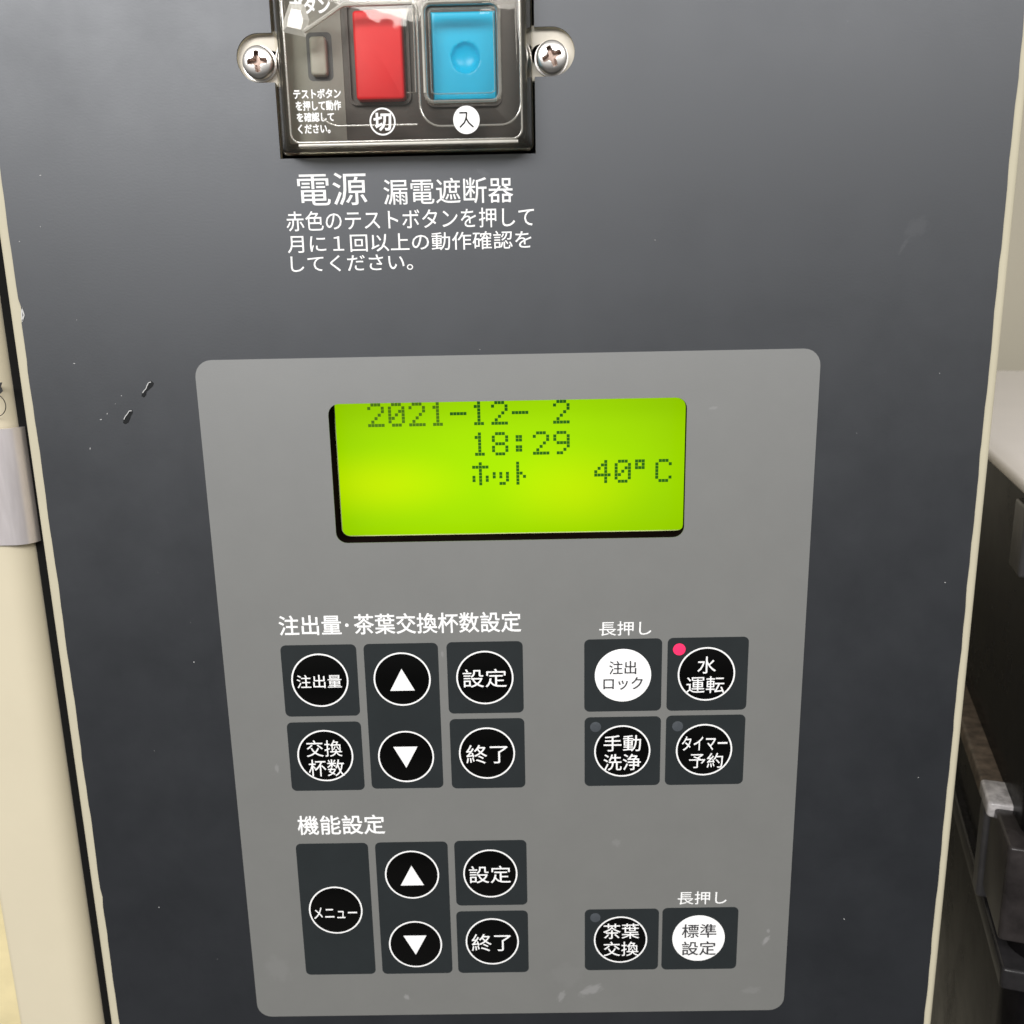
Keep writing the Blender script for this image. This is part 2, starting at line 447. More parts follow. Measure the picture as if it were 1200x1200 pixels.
lettering('電源', -41.71, -27.62, 75.05, 68.75, .05, M['white_print'], panel, .003)
lettering('漏電遮断器', -24.28, 2.08, 73.6, 68.6, .05, M['white_print'], panel, .004)
lettering('赤色のテストボタンを押して', -44.5, 6.23, 67.75, 63.85, .05, M['white_print'], panel, .004)
lettering('月に１回以上の動作確認を', -44.6, 5.65, 63.15, 59.55, .05, M['white_print'], panel, .004)
lettering('してください。', -44.2, -18.9, 59.0, 55.75, .05, M['white_print'], panel, .004)

def blob_outline(pts, cx, cy, k=1.0): return [(cx + x * k, cy + y * k) for x, y in pts]
chip_a = [(-1.3, -1.3), (-.9, -1.55), (-.4, -1.1), (-.25, -.45), (.35, -.05), (1.05, .55), (1.25, 1.05), (.9, 1.5), (.35, 1.35), (-.05, .75), (-.35, .1), (-.85, -.35), (-1.15, -.8)]
chip_b = [(-1.05, -1.2), (-.6, -1.4), (-.05, -1.1), (.3, -.5), (.55, .1), (1.0, .7), (.95, 1.25), (.45, 1.25), (-.1, .55), (-.6, 0), (-.95, -.6)]
for pts, cx, cy in ((chip_a, -76.7, 32.3), (chip_b, -81.6, 26.5)):
    bm = bmesh.new(); layers(bm, [(blob_outline(pts, cx, cy, 1.15), .0), (blob_outline(pts, cx, cy, 1.15), .05)], False)
    ch = bm_obj('paint_chip', bm, M['chip_dark'], panel, label='small dark dent in the paint')
    hi = [(x * .9 - .12, y * .9 + .22) for x, y in pts if y > .0 or x < -.7]
    k = len(pts)
    bm = bmesh.new()
    edge = [p for p in pts if (p[0] < p[1] - .0)]
    run = sorted(edge, key=lambda p: p[0] + p[1])
    path = [Vector((cx + p[0], cy + p[1], .06)) for p in run]
    for a, b in zip(path, path[1:]):
        dd = (b - a); nn = Vector((-dd.y, dd.x, 0)).normalized() * .08
        q = [a - nn, a + nn, b + nn, b - nn]
        top = [bm.verts.new(W(v.x, v.y, .07)) for v in q]
        lo = [bm.verts.new(W(v.x, v.y, .02)) for v in q]
        bm.faces.new(top)
        for i in range(4): bm.faces.new((top[i], top[(i + 1) % 4], lo[(i + 1) % 4], lo[i]))
    bm_obj('raised_rim', bm, M['chip_light'], ch)  # pale strip painted in as the highlight on the dent's upper edge
# pale chipped curl at the left edge
bm = bmesh.new()
for a, b, c, d in ((-101.2, 49.8, -101.5, 47.0), (-101.2, 49.8, -100.9, 48.2), (-100.9, 48.2, -101.5, 46.9)):
    n_ = Vector((-(d - b), c - a, 0)).normalized() * .12
    q = [(a - n_.x, b - n_.y), (a + n_.x, b + n_.y), (c + n_.x, d + n_.y), (c - n_.x, d - n_.y)]
    layers(bm, [(q, 0.0), (q, .12)], False)
bm_obj('edge_chip', bm, M['chip_light'], panel, label='tiny lifted curl of paint at the left edge')
# dust flecks
bm = bmesh.new()
spots = [(-84, 29.3), (-86, 27.2), (-87.5, 26), (-82.5, 31), (-79, -8.5), (-73, -30), (-84.5, -52), (-99.8, 63), (-90, 47), (-63, 26), (-60, 13), (97, -14), (95, -62), (-60, -60), (-75, -109), (-88, -94), (75, 20), (80, -100)]
for i in range(16): spots.append((random.uniform(-100, 100), random.uniform(-125, 105)))
for x, y in spots:
    if -66.5 < x < 66.5 and -126.5 < y < 38.7: continue
    if -53 < x < 16 and y > 77: continue
    r = random.uniform(.05, .14); k = random.uniform(1, 2.4); an = random.uniform(0, PI)
    pts = []
    for i in range(6):
        a = 2 * PI * i / 6; px, py = r * k * math.cos(a) * random.uniform(.6, 1), r * math.sin(a) * random.uniform(.6, 1)
        pts.append((x + px * math.cos(an) - py * math.sin(an), y + px * math.sin(an) + py * math.cos(an)))
    layers(bm, [(pts, .01), (pts, .04)], False)
bm_obj('dust_flecks', bm, M['fleck'], panel, kind='stuff')

# ================================================================== KEYPAD
pad = thing('control_keypad', 'grey membrane keypad with a lit green display and round keys', 'keypad')
OZ = 0.28
bm = bmesh.new(); holed(bm, rr(-66.15, 66.3, -125.8, 38.15, 3.6), [win], 0.02, OZ)
bm_obj('keypad_film', bm, M['overlay'], pad)

# display behind the window
disp = bm_obj('display', (lambda b: (layers(b, [(rr(-39.6, 40.6, -3.6, 31, 1.0), -10), (rr(-39.6, 40.6, -3.6, 31, 1.0), -9.1)]), b)[1])(bmesh.new()), M['black'], pad)
disp['label'] = 'backlit yellow-green display recessed behind the window'
bm = bmesh.new()
LCDX0, LCDX1, LCDY0, LCDY1 = -38.7, 40.1, -2.88, 30.0
layers(bm, [(rr(LCDX0, LCDX1, LCDY0, LCDY1, 1.6), -9.0), (rr(LCDX0, LCDX1, LCDY0, LCDY1, 1.6), -8.05)], False)
bm_obj('screen', bm, M['lcd'], disp)
bm = bmesh.new()
o1 = rr(LCDX0 - .12, LCDX1 + .12, LCDY0 - .14, LCDY1, 1.7); o2 = rr(LCDX0, LCDX1, LCDY0, LCDY1, 1.6, .06)
layers(bm, [(o1, -9.0), (o1, -8.0), (o2, -8.0), (o2, -8.04)], False, False)
bm_obj('screen_edge', bm, M['lcd_edge'], disp)
bm = bmesh.new()
w0 = rr(-38.45, 38.38, -2.42, 28.40, 2.4, .03); w1 = rr(-39.0, 40.5, -3.1, 30.5, 2.2)
layers(bm, [(w0, 0.02), (rr(-38.43, 38.5, -2.4, 28.5, 2.4), -2.0), (w1, -9.05)], False, False)
bm_obj('window_recess', bm, M['recess'], disp)

FONT = {
 '0': ('.###.', '#...#', '#..##', '#.#.#', '##..#', '#...#', '.###.'),
 '1': ('..#..', '.##..', '..#..', '..#..', '..#..', '..#..', '.###.'),
 '2': ('.###.', '#...#', '....#', '...#.', '..#..', '.#...', '#####'),
 '4': ('...#.', '..##.', '.#.#.', '#..#.', '#####', '...#.', '...#.'),
 '8': ('.###.', '#...#', '#...#', '.###.', '#...#', '#...#', '.###.'),
 '9': ('.###.', '#...#', '#...#', '.####', '....#', '...#.', '.##..'),
 '-': ('.....', '.....', '.....', '#####', '.....', '.....', '.....'),
 ':': ('.....', '.##..', '.##..', '.....', '.##..', '.##..', '.....'),
 'C': ('.###.', '#...#', '#....', '#....', '#....', '#...#', '.###.'),
 'deg': ('###..', '#.#..', '###..', '.....', '.....', '.....', '.....'),
 'ho': ('..#..', '#####', '..#..', '..#..', '#.#.#', '#.#.#', '..#..'),
 'tsu': ('.....', '.....', '.....', '#.#.#', '#.#.#', '....#', '..##.'),
 'to': ('.#...', '.#...', '.#...', '.##..', '.#.#.', '.#...', '.#...'),
}
rows_y = {0: 22.2, 1: 15.25, 2: 8.45}
cells = [(0, i + 1, ch) for i, ch in enumerate('2021-12- 2') if ch != ' ']
cells += [(1, 6 + i, ch) for i, ch in enumerate('18:29')]
cells += [(2, 6, 'ho'), (2, 7, 'tsu'), (2, 8, 'to'), (2, 12, '4'), (2, 13, '0'), (2, 14, 'deg'), (2, 15, 'C')]
DX, DY = 0.752, 0.768
for row, c, ch in cells:
    bm = bmesh.new()
    x0 = -36.0 + 4.607 * c; y0 = rows_y[row]
    for r_, line in enumerate(FONT[ch]):
        for q, f in enumerate(line):
            if f == '#':
                xa = x0 + q * DX; ya = y0 + (6 - r_) * DY
                o = [(xa, ya), (xa + DX - .07, ya), (xa + DX - .07, ya + DY - .08), (xa, ya + DY - .08)]
                layers(bm, [(o, -8.04), (o, -8.0)], False)
    bm_obj('display_character', bm, M['segment_pale' if row == 0 and c < 5 else 'segment'], disp)

lettering('注出量', -52.8, -38.6, -19.06, -23.85, OZ + .05, M['white_print'], pad, .013)
bm = bmesh.new(); layers(bm, [(circle(-37.35, -21.6, .42, 16), OZ), (circle(-37.35, -21.6, .42, 16), OZ + .05)], False)
bm_obj('lettering', bm, M['white_print'], pad)
lettering('茶葉交換杯数設定', -35.78, 2.13, -18.95, -23.92, OZ + .05, M['white_print'], pad, .013)
lettering('機能設定', -52.25, -31.3, -69.4, -74.6, OZ + .05, M['white_print'], pad, .013)
lettering('長押し', 19.73, 31.54, -21.78, -25.2, OZ + .05, M['white_print'], pad, .004)
lettering('長押し', 39.01, 50.97, -91.5, -95.1, OZ + .05, M['white_print'], pad, .004)

X_A, X_B, X_C = -44.35, -25.43, -6.44
X_R1, X_R2 = 25.2, 44.28
Y0_, Y1_, Y2_, Y3_, YM = -34.85, -53.82, -85.73, -104.7, -95.25
dome_me = None; ring_me = None
def key_plate(x0, x1, y0, y1, label):
    bm = bmesh.new(); slab(bm, lambda i: rr(x0, x1, y0, y1, 1.25, i), OZ - .02, OZ + .05, .02, 1)
    return bm_obj('key', bm, M['key_print'], pad, label=label)

def key_face(k, x, y, white=False, lines=(), tri=0):
    global dome_me, ring_me
    if dome_me is None:
        bm = bmesh.new(); dome(bm, 0, 0, 6.2, 0.055, 0.26, z0=0)
        o = bm_obj('dome', bm, None, smooth=True); dome_me = o.data; bpy.data.objects.remove(o)
        o = flat_ring('ring', 0, 0, 6.56, 6.20, 0.06, M['white_print'], None); ring_me = o.data; bpy.data.objects.remove(o)
    zb = OZ + .05
    if white:
        bm = bmesh.new(); dome(bm, x, y, 6.45, zb + .04, .16, z0=zb)
        bm_obj('key_dome', bm, M['white_dome'], k, label='white key dome', smooth=True)
        zt = zb + .27
    else:
        me = dome_me
        if not me.materials: me.materials.append(M['key_dome'])
        o = link('key_dome', me, None, k); o.location = W(x, y, zb)
        o = link('key_ring', ring_me, None, k); o.location = W(x, y, zb - .03)
        zt = zb + .37
    for (s, x0, x1, yt, yb, wt) in lines:
        lettering(s, x0, x1, yt, yb, zt, M['grey_print'] if white else M['white_print'], k, wt)
    if tri:
        h = 2.68; b = 2.82
        pts = [(x - b, y - h * tri), (x + b, y - h * tri), (x, y + h * tri)]
        if tri < 0: pts = pts[::-1]
        bm = bmesh.new(); layers(bm, [(pts, zt - .1), (pts, zt)], False)
        bm_obj('arrow', bm, M['white_print'], k)

k = key_plate(-52.88, -35.58, -43.78, -26.2, 'square key plate with a ringed black key reading 注出量')
key_face(k, X_A, Y0_, lines=[('注出量', -49.6, -39.3, -33.35, -36.6, .006)])
k = key_plate(-52.86, -35.58, -62.85, -45.25, 'square key plate with a ringed black key reading 交換杯数')
key_face(k, X_A, Y1_, lines=[('交換', -48.6, -40.25, -49.65, -53.9, .002), ('杯数', -48.4, -39.95, -54.6, -58.95, .002)])
k = key_plate(-33.9, -16.95, -62.6, -26.18, 'upper tall key plate with an up arrow key and a down arrow key')
key_face(k, X_B, Y0_ - .05, tri=1); key_face(k, X_B, Y1_ - .55, tri=-1)
k = key_plate(-15.0, 2.35, -43.68, -26.1, 'upper square key plate with a key reading 設定')
key_face(k, X_C, Y0_, lines=[('設定', -11.5, -1.45, -32.6, -37.1, .002)])
k = key_plate(-14.95, 2.42, -62.85, -45.05, 'upper square key plate with a key reading 終了')
key_face(k, X_C, Y1_, lines=[('終了', -11.3, -1.55, -51.5, -56.3, .002)])
k = key_plate(-53.1, -35.7, -113.6, -76.9, 'tall key plate with one ringed key reading メニュー')
key_face(k, -44.55, YM, lines=[('メニュー', -49.9, -39.3, -94.2, -97.4, .004)])
k = key_plate(-34.0, -16.55, -113.65, -76.85, 'lower tall key plate with an up arrow key and a down arrow key')
key_face(k, X_B, Y2_, tri=1); key_face(k, X_B, Y3_ - .5, tri=-1)
k = key_plate(-14.95, 2.4, -94.5, -76.75, 'lower square key plate with a key reading 設定')
key_face(k, X_C, Y2_, lines=[('設定', -11.6, -1.5, -83.4, -88.1, .002)])
k = key_plate(-15.1, 2.45, -113.68, -96.1, 'lower square key plate with a key reading 終了')
key_face(k, X_C, Y3_, lines=[('終了', -11.5, -1.8, -102.3, -107.2, .002)])
k = key_plate(16.35, 34.05, -43.75, -26.0, 'square key plate with a white key reading 注出ロック')
key_face(k, X_R1, Y0_, True, [('注出', 22.0, 28.2, -31.2, -34.5, .008), ('ロック', 20.7, 29.7, -35.2, -38.3, .008)])
kw = key_plate(35.3, 53.7, -43.85, -25.95, 'square key plate with a lit red lamp and a key reading 水運転')
key_face(kw, X_R2, Y0_, lines=[('水', 42.1, 46.35, -30.45, -34.6, .004), ('運転', 39.7, 48.4, -35.3, -39.4, .004)])
kc = key_plate(16.4, 34.1, -62.75, -45.15, 'square key plate with a key reading 手動洗浄')
key_face(kc, X_R1, Y1_, lines=[('手動', 20.8, 29.5, -49.6, -53.75, .006), ('洗浄', 20.8, 29.5, -54.4, -58.6, .006)])
kt = key_plate(35.3, 53.65, -62.8, -45.05, 'square key plate with a key reading タイマー予約')
key_face(kt, X_R2, Y1_, lines=[('タイマー', 39.0, 49.6, -50.15, -53.8, .008), ('予約', 40.8, 48.7, -54.5, -58.3, .003)])
kx = key_plate(16.4, 34.55, -113.4, -96.1, 'square key plate with a key reading 茶葉交換')
key_face(kx, X_R1, Y3_, lines=[('茶葉', 20.9, 29.7, -99.9, -104.2, .004), ('交換', 20.95, 29.65, -105.0, -109.1, .004)])
k = key_plate(35.4, 53.95, -113.5, -95.98, 'square key plate with a white key reading 標準設定')
key_face(k, 44.4, Y3_ + .1, True, [('標準', 40.2, 48.7, -100.4, -104.3, .008), ('設定', 40.3, 48.7, -105.3, -109.3, .008)])
for kk, x, y, on in ((kw, 37.95, -28.75, True), (kc, 18.95, -47.6, False), (kt, 38.0, -47.75, False), (kx, 18.98, -98.4, False)):
    bm = bmesh.new(); dome(bm, x, y, 1.42 if on else 1.27, OZ + .07, .1, n=28, rings=4, z0=OZ + .05)
    bm_obj('indicator_lamp', bm, M['led_on' if on else 'led_off'], kk, label='lit red indicator lamp' if on else None, smooth=True)

# ================================================================== CIRCUIT BREAKER
brk = thing('circuit_breaker', 'circuit breaker with red and blue buttons under a clear screwed cover', 'circuit breaker')
def pull(x, y, z):      # where the line of sight measured on the panel face reaches depth z
    t = (CAMZ - z) / CAMZ
    return CAMX + (x - CAMX) * t, CAMY + (y - CAMY) * t
def pull_rect(x0, x1, y0, y1, z):
    a = pull(x0, y0, z); b = pull(x1, y1, z); return a[0], b[0], a[1], b[1]

bm = bmesh.new(); slab(bm, lambda i: rr(-43.9, 6.2, 78.9, 130, .8, i), -14, -.6, .3)
body = bm_obj('breaker_body', bm, M['breaker'], brk, smooth=True)
# well behind the opening
bm = bmesh.new(); box(bm, -56, 18, 76, 133, -16, -15)
bm_obj('opening_back', bm, M['black'], brk)
# grey label field
FZ = -.58
bm = bmesh.new(); x0, x1, y0, y1 = pull_rect(-42.6, -31.0, 80.6, 128, FZ)
slab(bm, lambda i: rr(x0, x1, y0, y1, .5, i), FZ, FZ + .12, .04, 1)
bm_obj('label_field', bm, M['label_grey'], brk)

def bracket(x0, x1, cut_x, side):
    bm = bmesh.new()
    cx = (x1 - 4.9) if side > 0 else (x0 + 4.9)
    if side > 0:
        out = [(x0, 91.6), (cx, 91.6)] + [(cx + 5.0 * math.cos(math.radians(a)), 96.65 + 5.05 * math.sin(math.radians(a))) for a in range(-80, 90, 10)] + [(cx, 101.7), (x0, 101.7)]
    else:
        out = [(x1, 101.7), (cx, 101.7)] + [(cx + 5.0 * math.cos(math.radians(a)), 96.65 + 5.05 * math.sin(math.radians(a))) for a in range(100, 270, 10)] + [(cx, 91.6), (x1, 91.6)]
    holed(bm, out, [rr(*cut_x, 94.4, 98.3, 1.8)], -2.2, -1.2)
    return bm_obj('bracket', bm, M['bracket'], brk)
bracket(5.5, 15.6, (6.1, 12.0), 1)
bracket(-53.0, -43.2, (-50.0, -43.7), -1)

def screw(cx, cy, ang):
    bm = bmesh.new(); n = 96; R_ = 3.02; z0 = .5; rings = 26
    def inside(x, y):
        ca, sa = math.cos(ang), math.sin(ang)
        u, v = x * ca + y * sa, -x * sa + y * ca
        r = math.hypot(u, v)
        w_ = .62 - .10 * r
        a = min(abs(u), abs(v))
        m_ = max(abs(u), abs(v))
        d = max(0, min(1, (w_ - a) / .14)) * max(0, min(1, (1.95 - m_) / .22))
        c = max(0, min(1, (.95 - r) / .35))
        return max(d, c)
    rows = []
    for k_ in range(rings + 1):
        r = R_ * (1 - k_ / rings); row = []
        for i in range(n):
            a = 2 * PI * i / n; x, y = r * math.cos(a), r * math.sin(a)
            z = z0 + 0.95 * math.sqrt(max(0, 1 - (r / R_) ** 2 * .985)) ** .8
            z -= 1.35 * inside(x, y)
            row.append(bm.verts.new(W(cx + x, cy + y, z)))
            if r < 1e-6: break
        rows.append(row)
    low = [bm.verts.new(W(cx + R_ * math.cos(2 * PI * i / n), cy + R_ * math.sin(2 * PI * i / n), -1.0)) for i in range(n)]
    for i in range(n): bm.faces.new((low[i], low[(i + 1) % n], rows[0][(i + 1) % n], rows[0][i]))
    for a, b in zip(rows, rows[1:]):
        for i in range(n):
            if len(b) == 1: bm.faces.new((a[i], a[(i + 1) % n], b[0]))
            else: bm.faces.new((a[i], a[(i + 1) % n], b[(i + 1) % n], b[i]))
    for f in bm.faces:
        c_ = f.calc_center_median()
        f.material_index = 1 if inside(c_.x / S - cx, c_.z / S - cy) > .55 else 0
    s = bm_obj('screw', bm, M['metal'], brk, smooth=True)
    s.data.materials.append(M['metal_recess'])
    bm = bmesh.new()
    layers(bm, [(circle(cx, cy, 3.35, 40), -1.2), (circle(cx, cy, 3.35, 40), -.75), (circle(cx, cy, 2.2, 40), -.75)], False, False)
    bm_obj('washer', bm, M['metal'], s)
x, y = pull(-48.05, 96.15, 1.5); screw(x, y, .05)
x, y = pull(10.15, 95.95, 1.5); screw(x, y, .38)

def button(name, x0, x1, y0, y1, zt, m, r=.9, dimple=None, bev=.55, z0=-.6, label=None):
    a0, a1, b0, b1 = pull_rect(x0, x1, y0, y1, zt)
    bm = bmesh.new()
    if not dimple:
        slab(bm, lambda i: rr(a0, a1, b0, b1, r, i), z0, zt, bev, 4)
    else:
        nx, ny = 44, 56; cx, cy, dr, dd = dimple
        cx, cy = pull(cx, cy, zt)
        g = {}
        for i in range(nx + 1):
            for j in range(ny + 1):
                x = a0 + (a1 - a0) * i / nx; y = b0 + (b1 - b0) * j / ny
                e = min(x - a0, a1 - x, y - b0, b1 - y)
                z = zt if e >= bev else zt - bev + math.sqrt(max(0, bev ** 2 - (bev - e) ** 2))
                rd = math.hypot(x - cx, y - cy)
                if rd < dr: z -= dd * math.sqrt(max(0, 1 - (rd / dr) ** 2))
                g[i, j] = bm.verts.new(W(x, y, z))
        for i in range(nx):
            for j in range(ny): bm.faces.new((g[i, j], g[i + 1, j], g[i + 1, j + 1], g[i, j + 1]))
        rim = [g[i, 0] for i in range(nx)] + [g[nx, j] for j in range(ny)] + [g[i, ny] for i in range(nx, 0, -1)] + [g[0, j] for j in range(ny, 0, -1)]
        low = [bm.verts.new((v.co.x, -z0 * S, v.co.z)) for v in rim]
        for i in range(len(rim)):
            j = (i + 1) % len(rim); bm.faces.new((rim[j], rim[i], low[i], low[j]))
    return bm_obj(name, bm, m, brk, label=label, smooth=True)

def socket(x0, x1, y0, y1, z, zt, r=1.0, w_=.55):
    a0, a1, b0, b1 = pull_rect(x0, x1, y0, y1, z)
    bm = bmesh.new()
    layers(bm, [(rr(a0, a1, b0, b1, r, -w_), z - .5), (rr(a0, a1, b0, b1, r, -w_), zt), (rr(a0, a1, b0, b1, r), zt), (rr(a0, a1, b0, b1, r), z - .5)], False, False)
    return bm_obj('button_frame', bm, M['breaker'], brk, smooth=True)
socket(-29.6, -18.3, 88.0, 105.8, FZ, FZ + .7)
socket(-14.2, -.3, 87.4, 105.3, FZ, FZ + .7)
bm = bmesh.new(); x0, x1, y0, y1 = pull_rect(-38.0, -33.0, 92.2, 101.0, FZ)
layers(bm, [(rr(x0, x1, y0, y1, 1.0), FZ + .13), (rr(x0, x1, y0, y1, 1.0), FZ + .16)], False)
bm_obj('button_slot', bm, M['led_off'], brk)
button('red_button', -28.75, -19.15, 88.6, 104.85, 2.2, M['red'], .7)
button('blue_button', -13.45, -.9, 88.1, 104.3, 1.6, M['blue'], .7, (-6.85, 95.9, 2.72, 1.1))
button('test_button', -37.5, -34.25, 93.3, 100.4, 1.2, M['grey_button'], .7, bev=.45)

def blet(s, x0, x1, yt, yb, z, m, wt, label=None):
    a = pull(x0, yt, z); b = pull(x1, yb, z)
    return lettering(s, a[0], b[0], a[1], b[1], z, m, brk, wt, label=label)
LZ = 6.04        # the markings are printed on the outside of the clear cover
blet('ボタン', -40.9, -32.9, 107.3, 104.3, LZ, M['white_print'], .032)
blet('テスト', -40.9, -32.9, 111.3, 108.3, LZ, M['white_print'], .032)
blet('テストボタン', -41.25, -31.8, 90.8, 89.0, LZ, M['white_print'], .032)
blet('を押して動作', -40.95, -31.9, 88.65, 86.75, LZ, M['white_print'], .030)
blet('を確認して', -40.9, -33.4, 86.5, 84.7, LZ, M['white_print'], .030)
blet('ください。', -40.8, -34.3, 84.3, 82.5, LZ, M['white_print'], .030)
a = pull(-23.75, 84.45, LZ)
o = flat_ring('symbol_ring', a[0], a[1], 2.52, 2.22, LZ + .18, M['white_print'], brk, 40)
blet('切', -25.6, -22.0, 86.15, 82.7, LZ + .2, M['white_print'], .03)
a = pull(-7.0, 84.42, LZ)
bm = bmesh.new(); layers(bm, [(circle(a[0], a[1], 2.55, 48), 6.0), (circle(a[0], a[1], 2.55, 48), LZ + .3)], False)
bm_obj('symbol_disc', bm, M['white_print'], brk)
def stroke(pts, w_, z, name='symbol_stroke'):
    bm = bmesh.new()
    for k_, (p, q) in enumerate(zip(pts, pts[1:])):
        p, q = Vector(p), Vector(q); d = (q - p).normalized(); n_ = Vector((-d.y, d.x)) * w_
        p = p - d * w_ * .5; q = q + d * w_ * .5
        o = [tuple(p - n_), tuple(q - n_), tuple(q + n_), tuple(p + n_)]
        layers(bm, [(o, z - .03), (o, z + .004 * k_)], False)
    return bm_obj(name, bm, M['recess'], brk)
gx, gy, gk = a[0] - 1.35, a[1] - 1.38, .031
G = lambda *pp: [(gx + u * gk, gy + v * gk) for u, v in pp]
stroke(G((2, 86), (46, 86), (43, 55), (30, 28), (3, 3)), .13, LZ + .35)
stroke(G((40, 56), (58, 27), (85, 3)), .13, LZ + .37)

# clear cover: an open shell with sloping walls and raised ridges
bm = bmesh.new()
CZ = 6.0
def cov(i, top=0):
    # base outline shrinks to the front outline with draft
    return i
base = dict(x0=-44.35, x1=6.35, y0=78.45, y1=129, r=1.2)
front = dict(x0=-42.1, x1=4.85, y0=78.95, y1=127, r=2.2)
def lerp_rr(t, inset=0):
    q = {k_: base[k_] + (front[k_] - base[k_]) * t for k_ in base}
    return rr(q['x0'], q['x1'], q['y0'], q['y1'], q['r'], inset, 8)
L = [(lerp_rr(0), -.4), (lerp_rr(.15), .8), (lerp_rr(.8), CZ - 1.2)]
for i in range(1, 5):
    a = PI / 2 * i / 4
    L.append((lerp_rr(.8 + .2 * math.sin(a), .9 * (1 - math.cos(a))), CZ - 1.2 + 1.2 * math.sin(a)))
layers(bm, L, False, True)
Li = [(rr(base['x0'], base['x1'], base['y0'], base['y1'], 1.2, .8, 8), -.4), (lerp_rr(.8, .8), CZ - 1.5), (lerp_rr(1, 1.5), CZ - .8)]
layers(bm, Li, False, True)
for f in bm.faces:
    n_ = f.normal if f.normal.length else None
bm.normal_update()
for f in bm.faces:
    f.material_index = 0 if abs(f.normal.y) > .75 else 1
me_cov = bm_obj('clear_cover', bm, M['clear'], brk, label='clear plastic cover with sloping sides', smooth=True)
me_cov.data.materials.append(M['clear_wall'])

def ridge(path, w_, h, z, m, closed=False, name='cover_ridge', parent=None):
    """low rounded ridge following a path"""
    bm = bmesh.new(); n = len(path); prof = [(-w_, 0), (-w_ * .7, h * .75), (0, h), (w_ * .7, h * .75), (w_, 0)]
    rows = []
    for i in range(n):
        p0 = Vector(path[i - 1] if (closed or i > 0) else path[i]); p1 = Vector(path[(i + 1) % n] if (closed or i < n - 1) else path[i])
        d = (p1 - p0).normalized(); nn = Vector((-d.y, d.x))
        rows.append([bm.verts.new(W(path[i][0] + nn.x * a, path[i][1] + nn.y * a, z + b)) for a, b in prof])
    for i in range(n if closed else n - 1):
        a, b = rows[i], rows[(i + 1) % n]
        for q in range(4): bm.faces.new((a[q], a[q + 1], b[q + 1], b[q]))
        bm.faces.new((a[4], a[0], b[0], b[4]))
    return bm_obj(name, bm, m, parent or me_cov, smooth=True)

def arc(cx, cy, r, a0, a1, n=8): return [(cx + r * math.cos(math.radians(a0 + (a1 - a0) * i / n)), cy + r * math.sin(math.radians(a0 + (a1 - a0) * i / n))) for i in range(n + 1)]
ridge(rr(-40.9, 4.0, 79.8, 126, 1.8), .20, .12, CZ, M['clear_ridge'], True)
ridge([(-39.5, 79.3), (3.2, 79.3)], .30, .28, CZ - .05, M['clear_bright'])  # ridge added and made pale for the highlight along the bottom edge
ridge([(-43.6, 78.75), (5.6, 78.75)], .2, .2, .55, M['clear_ridge'])
# pocket round the blue button
x0, x1, y0, y1 = -15.6, 3.9, 82.3, 128
ridge([(x0, 104)] + [(x0, 92)] + arc(x0 + 4, y0 + 4, 4, 180, 270) + arc(x1 - 4, y0 + 4, 4, 270, 360) + [(x1, 92), (x1, 112)], .22, .25, CZ, M['clear_ridge'])
# pocket round the test and red buttons, with a slanting top edge
ridge([(-16.2, 82.7), (-31, 82.7)] + arc(-31, 87.7, 5, 270, 225), .20, .16, CZ, M['clear_ridge'])
ridge([(-37.0, 99.6), (-33, 101.9), (-30.2, 103.6), (-29.2, 104.0), (-16.4, 104.1)], .40, .5, CZ, M['clear_bright'])
# raised collar round the blue button
ridge(rr(-14.4, -.1, 86.6, 103.9, 1.6), .42, .75, CZ, M['clear_ridge'], True, 'cover_collar')
ridge([(-14.5, 88.2), (-14.5, 102.4)] + arc(-12.9, 102.4, 1.6, 180, 90) + [(-1.6, 104.0)], .24, .3, CZ + .6, M['clear_bright'], False, 'cover_collar')  # pale haze painted on the collar's left and top for their bright glare
ridge(rr(-13.3, -1.1, 88.1, 102.9, .8), .14, .35, CZ, M['clear_ridge'], True, 'cover_collar')
ridge([(-18.0, 88.4), (-16.3, 88.5), (-16.2, 104)], .16, .25, CZ, M['clear_ridge'])
# faceted bump at the upper left, pale haze painted in for its glare
bm = bmesh.new()
pts = [(-41.2, 99.6), (-40.6, 102.0), (-39.4, 104.6), (-36.6, 104.2), (-35.9, 101.5), (-36.8, 98.6)]
cen = (-38.4, 101.4)
o1 = pts; o2 = [(cen[0] + (x - cen[0]) * .6, cen[1] + (y - cen[1]) * .6) for x, y in pts]
layers(bm, [(o1, CZ), (o2, CZ + .7)], False)
bm_obj('cover_facet', bm, M['clear_bright'], me_cov)

# ================================================================== LEFT CABINET
cab = thing('side_cabinet', 'beige cabinet post with a polished steel clip beside the front panel', 'cabinet')
bm = bmesh.new()
def post(x0, x1, zf, r): # plan outline (x, z) with a rounded right corner
    pts = [(x0, -120), (x0, zf - 1.5)] + [(x0 + 1.5 - 1.5 * math.cos(math.radians(a)), zf - 1.5 + 1.5 * math.sin(math.radians(a))) for a in (30, 60, 90)]
    pts += [(x1 - r + r * math.sin(math.radians(a)), zf - r + r * math.cos(math.radians(a))) for a in range(0, 91, 9)] + [(x1, -120)]
    return pts
def extrude_plan(bm, pts, y0, y1):
    lo = [bm.verts.new(W(x, y0, z)) for x, z in pts]; hi = [bm.verts.new(W(x, y1, z)) for x, z in pts]
    n = len(pts)
    for i in range(n): bm.faces.new((lo[i], lo[(i + 1) % n], hi[(i + 1) % n], hi[i]))
    bm.faces.new(lo); bm.faces.new(hi[::-1])
extrude_plan(bm, post(-129.5, -108.8, -3.0, 6.5), -200, 160)
bm_obj('post', bm, M['beige_cabinet'], cab, smooth=True)
bm = bmesh.new()
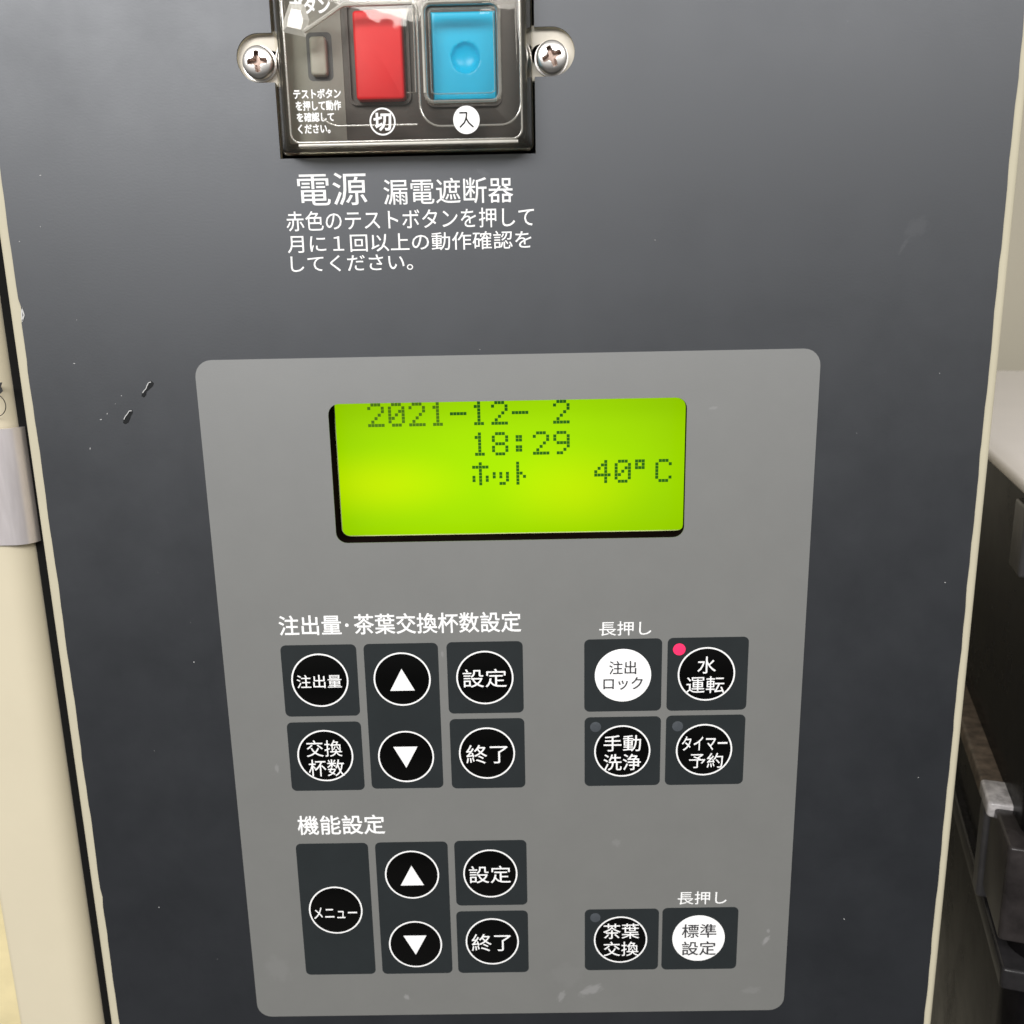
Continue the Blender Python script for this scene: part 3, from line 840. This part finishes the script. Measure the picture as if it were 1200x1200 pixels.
pts = [(-125, -3.0), (-125, -2.2), (-111.8, -2.2)] + [(-111.8 + 4.2 * math.sin(math.radians(a)), -6.4 + 4.2 * math.cos(math.radians(a))) for a in range(9, 91, 9)] + [(-107.6, -11), (-108.2, -11), (-108.2, -6.4), (-111.8, -2.95)]
extrude_plan(bm, pts, -2.2, 24.0)
clip = bm_obj('steel_clip', bm, M['latch'], cab, label='shiny steel clip wrapped round the post edge', smooth=True)
bm = bmesh.new(); layers(bm, [(circle(-111.8, 29.2, 2.6, 40), -3.0), (circle(-111.8, 29.2, 2.6, 40), -2.9), (circle(-111.8, 29.2, 2.45, 40), -2.9), (circle(-111.8, 29.2, 2.45, 40), -3.0)], False, False)
bm_obj('key_hole_ring', bm, M['rib'], cab)
bm = bmesh.new(); o = [(-112, 33.9), (-109.3, 34.1), (-109.7, 33.2), (-109.4, 32.2), (-110.2, 31.6), (-110.4, 33.1), (-112, 33.0)]
layers(bm, [(o, -3.0), (o, -2.93)], False); bm_obj('notch', bm, M['black'], cab)
bm = bmesh.new(); extrude_plan(bm, [(-109.0, -40), (-109.0, -6.4), (-104.9, -6.0), (-104.5, -40)], -200, 160)  # black strip added to put shade into the gap
bm_obj('gap_seal', bm, M['seal'], cab, label='black seal in the gap beside the front panel')
# cabinet behind it, further left
bm = bmesh.new(); extrude_plan(bm, [(-230, -120), (-230, -40), (-112, -40), (-112, -120)], -60, 160)
bm_obj('rear_panel', bm, M['beige_cabinet'], cab)

# ================================================================== BOX ON THE RIGHT
bin_ = thing('storage_box', 'glossy black plastic box with an off-white lid right of the panel', 'box')
OX, OY, OZ_ = 142.0, 3.0, -71.0
ES = Vector((-.31, 0, .951)); EN = Vector((-.951, 0, -.31))
def BP(s, y, n):
    return (OX + ES.x * s + EN.x * n, y, OZ_ + ES.z * s + EN.z * n)
def bprism(bm, s0, s1, n0, n1, y0, y1, r=1.5, bev=1.0):
    def o(i): return rr(s0, s1, n0, n1, r, i, 5)
    L = []
    for k_ in range(4):
        a = PI / 2 * k_ / 3; L.append((o(bev * (1 - math.sin(a))), y0 + bev - bev * math.cos(a)))
    for k_ in range(4):
        a = PI / 2 * k_ / 3; L.append((o(bev * (1 - math.cos(a))), y1 - bev + bev * math.sin(a)))
    rings = [[bm.verts.new(W(*BP(s, y, n))) for s, n in oo] for oo, y in L]
    for a, b in zip(rings, rings[1:]):
        for i in range(len(a)): bm.faces.new((a[i], a[(i + 1) % len(a)], b[(i + 1) % len(a)], b[i]))
    bm.faces.new(rings[0][::-1]); bm.faces.new(rings[-1])
bm = bmesh.new(); bprism(bm, -330, 75, -260, 0, OY - 3.4, OY, 9, 1.2)
bm_obj('lid', bm, M['lid'], bin_, smooth=True)
bm = bmesh.new(); bprism(bm, -325, 70, -255, -4, -260, OY - 3.4, 8, 1)
bm_obj('box_body', bm, M['bin_body'], bin_, smooth=True)
for (s0, s1, n1, y0, y1, mk, nm) in ((33, 46, -1.0, -22, -3.6, 'rib_pale', 'rib'), (-300, 44, 1.6, -86, -81.2, 'dusty', 'ledge'),
                                     (40, 47, .8, -114, -84, 'rib_pale', 'rib'), (50, 73, .2, -108, -82, 'panel_worn', 'raised_panel'),
                                     (42, 55, 1.9, -85, -80.6, 'worn', 'ledge_end'), (-300, 74, -1.2, -121, -115, 'rib', 'ledge')):  # the palest block is painted lamp glare at the ledge end
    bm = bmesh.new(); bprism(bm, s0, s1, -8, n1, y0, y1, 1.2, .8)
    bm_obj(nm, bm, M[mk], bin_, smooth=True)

# ================================================================== LEFT EDGE BACKGROUND
brd = thing('wooden_cabinet', 'tan varnished wooden cabinet peeking out behind the beige post at the bottom left', 'cabinet')
bm = bmesh.new(); extrude_plan(bm, [(-300, -200), (-300, -22), (-200, -16), (-131, -24), (-131, -200)], -260, -72)
bm_obj('cabinet_body', bm, M['tan'], brd)
